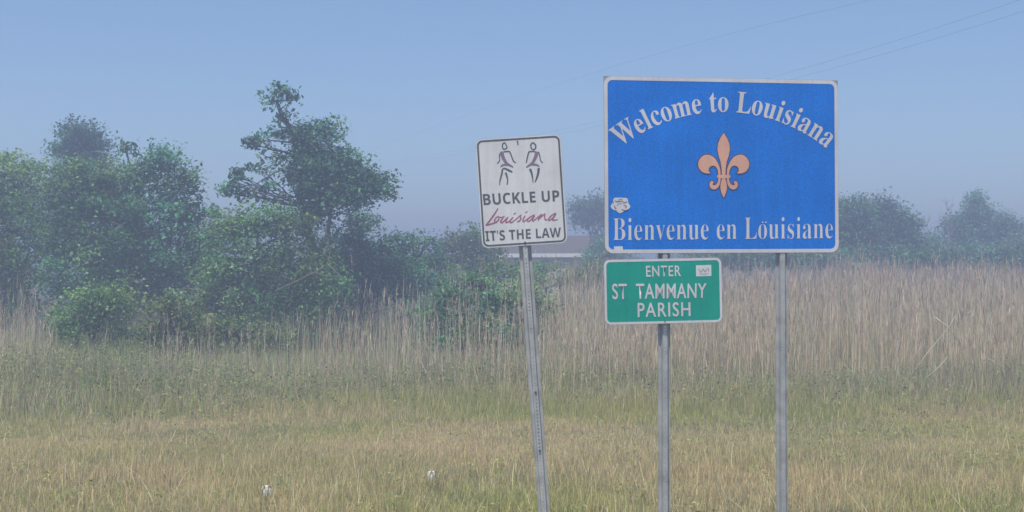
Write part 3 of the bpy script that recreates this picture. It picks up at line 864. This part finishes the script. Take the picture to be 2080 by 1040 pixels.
tree('bush', 'bush', 'low scrub left of the white sign at the foot of the pale olive tree', 50, [(900, 560, 46, 24, 'full'), (970, 565, 44, 24, 'full'), (1030, 556, 40, 26, 'full')], (950,), G_MID, group=TG, seed=32, leaf=.11)
for x_, lab in ((1500, 'low dark scrub behind the reeds directly under the blue sign'), (1660, 'low dark scrub behind the reeds at the lower right corner of the blue sign'), (1845, 'low dark scrub behind the reeds below the two dense hazy trees'), (2015, 'low dark scrub behind the reeds below the pointed-topped tree')):
    tree('bush', 'bush', lab, 72, [(x_ - 50, 528, 50, 24, 'full'), (x_ + 10, 524, 52, 26, 'full'), (x_ + 60, 530, 44, 22, 'full')], (x_,), G_DARK + G_TEAL, group=TG, seed=33 + x_, leaf=.15)
tree('bush', 'bush', 'leafy green bush in front of the left clump, nearest the left edge', 35, [(180, 610, 60, 38, 'full'), (150, 645, 55, 34, 'full'), (215, 635, 55, 40, 'full'), (240, 600, 40, 30, 'full')], (185,), G_MID, group=TG, seed=12, leaf=.085)
tree('bush', 'bush', 'olive-green bush among tan reeds in front of the rounded teal tree', 33, [(345, 640, 48, 36, 'full'), (320, 665, 44, 30, 'full'), (385, 655, 42, 34, 'full'), (350, 610, 30, 22, 'full')], (350,), G_OLIVE, group=TG, seed=13, leaf=.08)
tree('bush', 'bush', 'green weedy bush at the foot of the large thicket', 34, [(480, 680, 60, 34, 'full'), (540, 690, 60, 30, 'full'), (430, 680, 44, 30, 'full')], (490,), G_OLIVE, group=TG, seed=14, leaf=.08)
# between the signs
tree('tree', 'tree', 'small dark tree rising behind the house between the white and blue signs', 104, [(1190, 430, 32, 30, 'full'), (1215, 425, 28, 30, 'full'), (1165, 432, 16, 18, 'loose'), (1240, 430, 40, 34, 'full'), (1200, 470, 22, 16, 'loose'), (1240, 500, 46, 30, 'full')], (1200,), G_DARK + G_TEAL, leaf=0.20, group=TG, seed=15)
tree('bush', 'bush', 'dull green bush in front of the right end of the house', 84, [(1222, 505, 20, 18, 'full'), (1210, 525, 30, 20, 'full'), (1245, 520, 24, 24, 'full')], (1220,), G_TEAL, leaf=0.17, group=TG, seed=16)
# right of the big sign
tree('tree', 'tree', 'dense hazy tree directly right of the blue sign', 78, [(1730, 435, 42, 38, 'full'), (1700, 460, 40, 50, 'full'), (1745, 480, 48, 44, 'full'), (1700, 520, 60, 34, 'full'), (1750, 525, 50, 34, 'full')], (1725,), G_DARK + G_TEAL, leaf=0.16, group=TG, seed=17)
tree('tree', 'tree', 'dense hazy tree with a rounded high top, second right of the blue sign', 82, [(1788, 425, 30, 32, 'full'), (1790, 470, 52, 44, 'full'), (1830, 455, 30, 34, 'full'), (1845, 480, 30, 36, 'full'), (1800, 515, 66, 34, 'full')], (1795,), G_DARK, leaf=0.17, group=TG, seed=18)
tree('tree', 'tree', 'hazy tree mostly hidden behind the lower half of the blue sign', 80, [(1520, 440, 60, 46, 'full'), (1600, 460, 70, 50, 'full'), (1650, 490, 60, 44, 'full'), (1560, 505, 90, 30, 'full'), (1440, 500, 60, 30, 'full')], (1580,), G_DARK + G_TEAL, leaf=0.16, group=TG, seed=19)
tree('bush', 'bush', 'low pale shrub in the gap between the two right-hand tree groups', 92, [(1885, 500, 24, 22, 'full'), (1870, 520, 34, 20, 'full'), (1905, 522, 26, 18, 'full')], (1885,), G_TEAL, leaf=0.17, group=TG, seed=20)
tree('tree', 'tree', 'pointed-topped hazy tree near the right frame edge', 96, [(1981, 402, 9, 16, 'full'), (1980, 412, 13, 16, 'full'), (1980, 430, 20, 20, 'full'), (1965, 455, 40, 32, 'full'), (2010, 452, 40, 30, 'full'), (1945, 480, 38, 34, 'full'), (2000, 495, 60, 40, 'full'), (2050, 480, 36, 36, 'full'), (1990, 522, 80, 26, 'full')], (1982,), G_TEAL, leaf=0.18, group=TG, seed=21)
tree('bush', 'bush', 'low hazy shrub cut by the right frame edge', 90, [(2080, 510, 50, 28, 'full'), (2130, 500, 50, 36, 'full')], (2090,), G_TEAL + G_OLIVE, leaf=0.17, group=TG, seed=22)

def bare_tree(px, top, d, seed, label):
    r = random.Random(seed)
    base = at(px, HY, d); base.z = 0
    root = empty('bare_tree', base); tag(root, label, 'tree', 'leafless saplings on the right')
    bm = bmesh.new(); T = at(px + 2, top, d)
    tp = wobble(base, T, 8, .12, r)
    tube(bm, tp, [.07 - .007 * i for i in range(9)], 6); bm_obj('trunk', bm, M_bark_pale, root, base)
    bm = bmesh.new()
    for i in range(3, 9):
        for _ in range(4):
            e = tp[i] + Vector((r.uniform(-.8, .8), r.uniform(-.8, .8), r.uniform(.3, 1.3))) * (1.1 - i * .06)
            tube(bm, wobble(tp[i], e, 3, .08, r), [.022, .016, .012, .006], 4)
            for _ in range(2):
                q = tp[i].lerp(e, r.uniform(.4, .8))
                tube(bm, wobble(q, q + Vector((r.uniform(-.4, .4), r.uniform(-.3, .3), r.uniform(.1, .6))), 2, .04, r), [.012, .009, .005], 3)
    bm_obj('twigs', bm, M_bark_pale, root, base)
bare_tree(1923, 428, 88, 1, 'taller thin leafless sapling just left of the pointed-topped tree')
bare_tree(1877, 462, 88, 2, 'shorter thin leafless sapling in the gap right of the dense trees')

# ================================================================ REEDS, WEEDS, GRASS
n1, n2, n3, n4 = Noise2(2.3, 11), Noise2(7.0, 12), Noise2(0.8, 13), Noise2(14.0, 14)

def reed_height(x, d):
    """How tall the dead reeds stand: full on the right and in the middle, patchy and thin on the left."""
    px = 1040 + x / d * F
    h = np.interp(px, [-200, 20, 60, 110, 140, 280, 300, 400, 480, 640, 700, 830, 1100, 1500, 1700, 2300],
                      [1.7, 1.9, 2.1, 1.3, 0, 0, 1.7, 1.7, 1.1, 1.7, 2.1, 2.35, 2.45, 2.45, 2.6, 2.6])
    return h

def reeds():
    pile = Pile()
    n = 112000
    x, d = field_points(n, 24.8, 62, 0.85)
    px = 1040 + x / d * F
    h0 = reed_height(x, d)
    dens = np.interp(px, [-200, 20, 110, 140, 280, 300, 420, 480, 640, 720, 1080, 1180, 2300], [.3, .4, .25, 0, 0, .12, .12, .06, .14, .24, .26, .75, 1])
    # the dense stands end where the thickets begin
    far_lim = np.interp(px, [0, 600, 700, 900, 1100, 1250, 1500], [36, 35, 36, 36, 37, 55, 62])
    keep = (h0 > 0) & (rng.random(n) < dens * (0.2 + 1.3 * n1(x, d)) * np.clip((d - 24.8 - 2 * n2(x, d)) / 2.5, 0, 1)) & (d < far_lim)
    x, d, h0 = x[keep], d[keep], h0[keep]
    n = len(x)
    h = h0 * (0.48 + 0.58 * rng.random(n)) * (0.72 + 0.26 * n2(x, d) + .22 * n1(x + 20, d)) * np.clip(.42 + (d - 25.2 - 2.5 * n1(x + 70, d)) * .11, .3, 1)
    tall = rng.random(n) < 0.035
    h[tall] *= 1.12 + .25 * rng.random(tall.sum())
    P = np.stack([x, d, np.zeros(n)], 1)
    col = jitter([(0.74, 0.60, 0.43), (0.82, 0.69, 0.52), (0.62, 0.50, 0.36), (0.84, 0.74, 0.58), (0.50, 0.50, 0.29)], n, 0.16)
    head = rng.random(n) * 6.283
    lean = h * (rng.normal(0, 0.09, n) + .22 * (n3(x * .5, d * .3) - .5)); curl = h * rng.normal(0, .08, n)
    broken = rng.random(n) < 0.08
    lean[broken] = h[broken] * rng.normal(0, .45, broken.sum())
    pile.blades(P, head, h, 0.009 + 0.007 * rng.random(n), lean, curl, col, seg=3)
    # hanging dead leaves along each stalk
    for k in range(3):
        t = 0.25 + 0.7 * rng.random(n)
        off = lean * t + curl * t * t
        B = np.stack([x + np.cos(head) * off, d + np.sin(head) * off, h * t], 1)
        hh = rng.random(n) * 6.283
        L = 0.14 + 0.24 * rng.random(n)
        rise = L * rng.normal(0.85, 0.4, n)
        pile.blades(B, hh, rise, 0.006 + .006 * rng.random(n), L * .16, L * .15, jitter([(0.72, 0.58, 0.42), (0.64, 0.53, 0.38), (0.80, 0.69, 0.52), (0.48, 0.50, 0.29)], n, .16), seg=2)
    # plumes on some
    k = rng.random(n) < 0.35
    for j in range(3):
        B = np.stack([x[k] + np.cos(head[k]) * (lean + curl)[k], d[k] + np.sin(head[k]) * (lean + curl)[k], h[k] * (0.9 + .03 * j)], 1)
        m = k.sum()
        pile.blades(B, rng.random(m) * 6.283, 0.14 + .12 * rng.random(m), np.full(m, .014), .02 + .04 * rng.random(m), .04 * rng.random(m), jitter([(0.50, 0.40, 0.34), (0.58, 0.47, 0.38)], m, .15), seg=2)
    o = pile.build('reeds', M_reed)
    tag(o, 'tall dead tan reeds filling the marsh behind the signs', 'reeds', kind='stuff')
reeds()

def weeds():
    pile = Pile()
    def h_at(x, d):
        px = 1040 + x / d * F
        top = np.interp(px, [-200, 100, 300, 600, 900, 1300, 1700, 2300], [.95, .9, .8, .72, .66, .6, .6, .66])
        ramp = np.clip((d - (20.6 + 3.4 * n2(x, d * .3) + 1.6 * n1(x, d))) / 4.2, 0, 1)
        return top * ramp * (0.55 + .75 * n1(x, d)), ramp
    n = 130000
    x, d = field_points(n, 20.6, 38, 1.15)
    hh, ramp = h_at(x, d)
    patch = n1(x * 1.7 + 3, d * 1.7)
    k = rng.random(n) < (.10 + ramp) * (.35 + .9 * patch)
    x, d, hh, ramp = x[k], d[k], hh[k], ramp[k]; n = len(x)
    h = .10 + hh * (.35 + .65 * rng.random(n)) * np.interp(d, [20, 26, 31, 36], [.6, .9, 1.1, 1.2]) * np.interp(1040 + x / d * F, [700, 1100], [.85, 1.2])
    col = jitter([(0.38, 0.48, 0.18), (0.45, 0.52, 0.21), (0.33, 0.43, 0.17), (0.52, 0.54, 0.26)], n, .2)
    dry = rng.random(n) < np.clip(.18 + .55 * n2(x + 40, d) + .5 * (1 - ramp), 0, .9)
    col[dry] = jitter([(0.50, 0.44, 0.31), (0.43, 0.38, 0.28), (0.56, 0.47, 0.35)], dry.sum(), .15)
    pile.blades(np.stack([x, d, np.zeros(n)], 1), rng.random(n) * 6.283, h, .008 + .012 * rng.random(n), h * rng.normal(0, .2, n), h * rng.normal(.15, .28, n), col, seg=2)
    # leafy stems: little leaves up each of them
    m = 11000
    x, d = field_points(m, 21.5, 29.5, 1.0)
    hh, ramp = h_at(x, d)
    k = (rng.random(m) < ramp ** 1.3 * np.clip(1.9 * n1(x * .6 + 9, d * .8) - .35, 0.05, 1)); x, d, hh = x[k], d[k], hh[k]; m = len(x)
    h = .06 + hh * (.4 + .6 * rng.random(m))
    pal = np.array([(0.26, 0.33, 0.14), (0.31, 0.37, 0.16), (0.21, 0.28, 0.13), (0.36, 0.39, 0.18)])
    sc = jitter(pal, m, .22)
    yellow = n2(x - 30, d) > .72
    sc[yellow] = sc[yellow] * np.array([1.5, 1.25, .8])
    pile.blades(np.stack([x, d, np.zeros(m)], 1), rng.random(m) * 6.283, h, np.full(m, .010), h * rng.normal(0, .08, m), h * 0, sc * .9, seg=2)
    c = 8
    kk = np.repeat(np.arange(m), c)
    t = .25 + .8 * rng.random(m * c)
    C = np.stack([x[kk] + rng.normal(0, .06, m * c), d[kk] + rng.normal(0, .06, m * c), h[kk] * t], 1)
    pile.leaves(C, .035 + .035 * rng.random(m * c), np.clip(sc[kk] * (1 + rng.normal(0, .2, (m * c, 1))), .01, .5), up=.5, aspect=.5)
    tag(pile.build('weeds', M_blade), 'knee-high green weeds along the edge of the mown grass', 'weeds', kind='stuff')
weeds()

def grass():
    pile = Pile()
    # near rough grass: dense, each blade its own
    n = 430000
    d = 12.6 + 14.6 * rng.random(n) ** .92
    x = (rng.random(n) * 2 - 1) * (.36 * d + 3.2)
    a, b, c = n1(x, d), n2(x, d), n3(x, d)
    clump = n3(x * 2.2 + 5, d * 2.2)
    k = rng.random(n) < .45 + .8 * clump
    x, d, a, b, c, clump = x[k], d[k], a[k], b[k], c[k], clump[k]; n = len(x)
    zone = np.clip((d - 17.2 - 1.6 * (b - .5)) / 1.8, 0, 1)          # 0 near, 1 the flattened tan band
    rise = np.clip((d - 21.3 - 1.2 * (b - .5)) / 4.0, 0, 1)
    h = (.05 + .13 * rng.random(n) ** 1.5) * (.55 + .9 * clump) * (1 - .38 * zone) * (1 + 2.6 * rise)
    stalk = rng.random(n) < .035
    h[stalk] *= 1.7
    straw = jitter([(0.57, 0.48, 0.29), (0.65, 0.56, 0.35), (0.50, 0.42, 0.26), (0.54, 0.48, 0.27)], n, .15)
    green = jitter([(0.41, 0.44, 0.16), (0.47, 0.48, 0.18), (0.35, 0.40, 0.15)], n, .18)
    pg = np.clip(.60 - .34 * zone + .62 * np.clip(rise * 2, 0, 1) + 1.5 * (a - .5) + .9 * (b - .5), .05, .95)
    g = (rng.random(n) < pg)[:, None]
    col = np.where(g, green, straw)
    col[stalk] = jitter([(0.66, 0.56, 0.36), (0.70, 0.62, 0.42)], stalk.sum(), .1)
    z = ground_z(x, d) - .01
    flat = rng.random(n) < (.16 + .3 * zone) * (1 - rise)
    lean = h * rng.normal(0, .28, n); lean[flat] = h[flat] * rng.normal(0, 1.3, flat.sum())
    hz = h.copy(); hz[flat] *= .45
    pile.blades(np.stack([x, d, z], 1), rng.random(n) * 6.283, hz, .0045 + .004 * rng.random(n), lean, h * rng.normal(.1, .25, n), col, seg=2, tipcol=np.clip(col * np.array([1.12, 1.06, 1.0]), 0, .9))
    m = 1500
    d = 12.8 + 8 * rng.random(m) ** 1.3; x = (rng.random(m) * 2 - 1) * (.36 * d + .7)
    h = .16 + .2 * rng.random(m)
    hd = rng.random(m) * 6.283; ln = h * rng.normal(0, .5, m); cu = h * rng.normal(.3, .45, m)
    sc = jitter([(0.70, 0.62, 0.40), (0.62, 0.56, 0.34), (0.50, 0.52, 0.22)], m, .12)
    pile.blades(np.stack([x, d, ground_z(x, d)], 1), hd, h * .8, np.full(m, .007), ln, cu, sc, seg=4)
    tipx, tipy = x + np.cos(hd) * (ln + cu), d + np.sin(hd) * (ln + cu)
    for j in range(4):                                       # ragged seed heads
        pile.blades(np.stack([tipx, tipy, ground_z(x, d) + h * (.62 + .05 * j)], 1), rng.random(m) * 6.283, .03 + .03 * rng.random(m), np.full(m, .005), .012 + .01 * rng.random(m), .012 * rng.random(m), sc * .92, seg=2)
    m = 110
    d = 12.8 + 9 * rng.random(m); x = (rng.random(m) * 2 - 1) * (.36 * d + .7)
    c = 22; kk = np.repeat(np.arange(m), c)
    C = np.stack([x[kk] + rng.normal(0, .07, m * c), d[kk] + rng.normal(0, .07, m * c), ground_z(x[kk], d[kk]) + .05 + .12 * rng.random(m * c)], 1)
    pile.leaves(C, .03 + .035 * rng.random(m * c), jitter([(0.32, 0.38, 0.15), (0.38, 0.42, 0.18)], m * c, .2), up=.8, aspect=.45)
    # sparser cover on the bank before and beside the signs
    n = 52000
    d = 3 + 10 * rng.random(n); x = (rng.random(n) * 2 - 1) * (7.5 + .2 * d)
    h = .06 + .14 * rng.random(n)
    pile.blades(np.stack([x, d, ground_z(x, d) - .01], 1), rng.random(n) * 6.283, h, .006 + .004 * rng.random(n), h * rng.normal(0, .35, n), h * .1,
                jitter([(0.46, 0.38, 0.23), (0.28, 0.28, 0.12), (0.34, 0.32, 0.15)], n, .2), seg=2)
    tag(pile.build('grass', M_blade), 'dry tan and olive grass of the roadside verge', 'grass', kind='stuff')
grass()

def far_cover():
    """Low rough growth on the open field past the reeds and at the sides."""
    pile = Pile()
    n = 42000
    d = 34 + 110 * rng.random(n) ** 1.3; x = (rng.random(n) * 2 - 1) * (.42 * d + 4)
    h = (.6 + 1.1 * rng.random(n)) * (.6 + .6 * n4(x, d))
    s = .5 + d / 60
    pile.blades(np.stack([x, d, np.zeros(n)], 1), rng.random(n) * 6.283, h, .03 * s, h * rng.normal(0, .15, n), h * .1,
                jitter([(0.36, 0.32, 0.20), (0.17, 0.20, 0.09), (0.22, 0.24, 0.11), (0.42, 0.36, 0.24)], n, .18), seg=2)
    tag(pile.build('undergrowth', M_reed), 'rough low growth covering the field beyond the reeds', 'undergrowth', kind='stuff')
far_cover()

# ---- far treeline low on the horizon, too hazy to part
def treeline():
    pile = Pile()
    for i in range(150):
        a = R(-34 + 68 * i / 149); dist = 190 + 40 * math.sin(i * 1.7) + rng.random() * 30
        h = 4.2 + 2.2 * rng.random() + 1.2 * math.sin(i * .35)
        n = 420
        v = rng.normal(size=(n, 3)); v /= np.linalg.norm(v, axis=1, keepdims=True)
        v *= rng.random((n, 1)) ** .4
        C = np.array([math.tan(a) * dist, dist, h * .5]) + v * np.array([2.9, 2.5, h * .5])
        pile.leaves(C, .55 + .4 * rng.random(n), jitter(G_MID, n, .25))
    tag(pile.build('treeline', M_leaf), 'distant low treeline fading into the haze behind the reeds', 'treeline', kind='stuff')
treeline()

# ================================================================ SMALL THINGS
M_straw = mat_plain('bleached_stalk', (0.50, 0.43, 0.33), 0.9, var=0.15, scale=20)
def dry_stalks(name, lines, label, rad):
    base = at(*lines[0][0][:2], lines[0][0][2]); b0 = Vector((base.x, base.y, 0))
    root = empty(name, b0); tag(root, label, 'dead stalk')
    for k, pts in enumerate(lines):
        bm = bmesh.new(); P = [at(*p) for p in pts]
        tube(bm, P, [rad * (1 - .6 * i / (len(P) - 1)) for i in range(len(P))], 5)
        bm_obj('stem', bm, M_straw, root, b0)
dry_stalks('fallen_stalk', [[(1852, 765, 25.6), (1880, 722, 25.6), (1905, 692, 25.6), (1925, 668, 25.6), (1942, 640, 25.6)], [(1900, 645, 25.6), (1925, 664, 25.6), (1952, 700, 25.6)]],
           'bleached fallen stalks crossing in front of the reeds at the right', .011)
dry_stalks('fallen_stalk', [[(1880, 770, 25.2), (1905, 748, 25.2), (1925, 725, 25.2)]], 'short bleached stalk leaning low beside the crossed fallen stalks', .011)
dry_stalks('dry_twig', [[(1234, 959, 15.9), (1240, 968, 15.85), (1249, 979, 15.8)], [(1238, 985, 15.85), (1246, 968, 15.8), (1254, 940, 15.9)]],
           'small crossed straw-coloured twig in the grass between the sign posts', .005)
dry_stalks('bent_reed', [[(2045, 780, 26.5), (2030, 742, 26.4), (1998, 722, 26.4)]], 'single bent pale reed near the right frame edge', .010)

M_petal = mat_plain('white_petal', (0.52, 0.51, 0.45), 0.6, var=0.05)
M_stem = mat_plain('green_stem', (0.16, 0.22, 0.08), 0.8)
def white_flower(px, py, d, size, n, label, seed):
    r = random.Random(seed)
    c = at(px, py, d); gz = float(ground_z(c.x, c.y))
    root = empty('white_flower', (c.x, c.y, gz)); tag(root, label, 'flower', 'white wildflowers in the grass')
    hgt = max(c.z + size * .4 - gz, .08)
    bm = bmesh.new(); tube(bm, [(0, 0, -.02), (.006, 0, hgt * .5), (0, 0, hgt)], [.004, .003, .003], 5); bm_obj('stem', bm, M_stem, root)
    for k in range(n):
        a = 2 * math.pi * k / n + r.uniform(-.2, .2); L = size * r.uniform(.75, 1.1); w = size * r.uniform(.10, .15)
        dx, dy = math.cos(a), math.sin(a)
        bm = bmesh.new(); prev = None
        for i in range(5):
            t = i / 4
            o = L * .45 * math.sin(t * 1.9); z = hgt + L * (.22 * math.sin(t * 3.14) - .62 * t * t) + .25 * size * (k % 2)
            ww = w * math.sin(.35 + t * 2.5)
            cur = (bm.verts.new((dx * o - dy * ww, dy * o + dx * ww, z)), bm.verts.new((dx * o + dy * ww, dy * o - dx * ww, z)))
            if prev: bm.faces.new((prev[0], prev[1], cur[1], cur[0]))
            prev = cur
        bm_obj('petal', bm, M_petal, root)
white_flower(541, 1006, 14.35, .125, 9, 'drooping white flower low in the grass, left of the pair at the bottom', 1)
white_flower(877, 974, 15.2, .115, 8, 'drooping white flower in the grass, right of the pair at the bottom', 2)
white_flower(1250, 811, 24.5, .06, 6, 'tiny white flower at the weed edge between the sign posts', 3)
white_flower(2027, 759, 26.5, .06, 6, 'tiny white flower in the weeds near the right frame edge', 4)
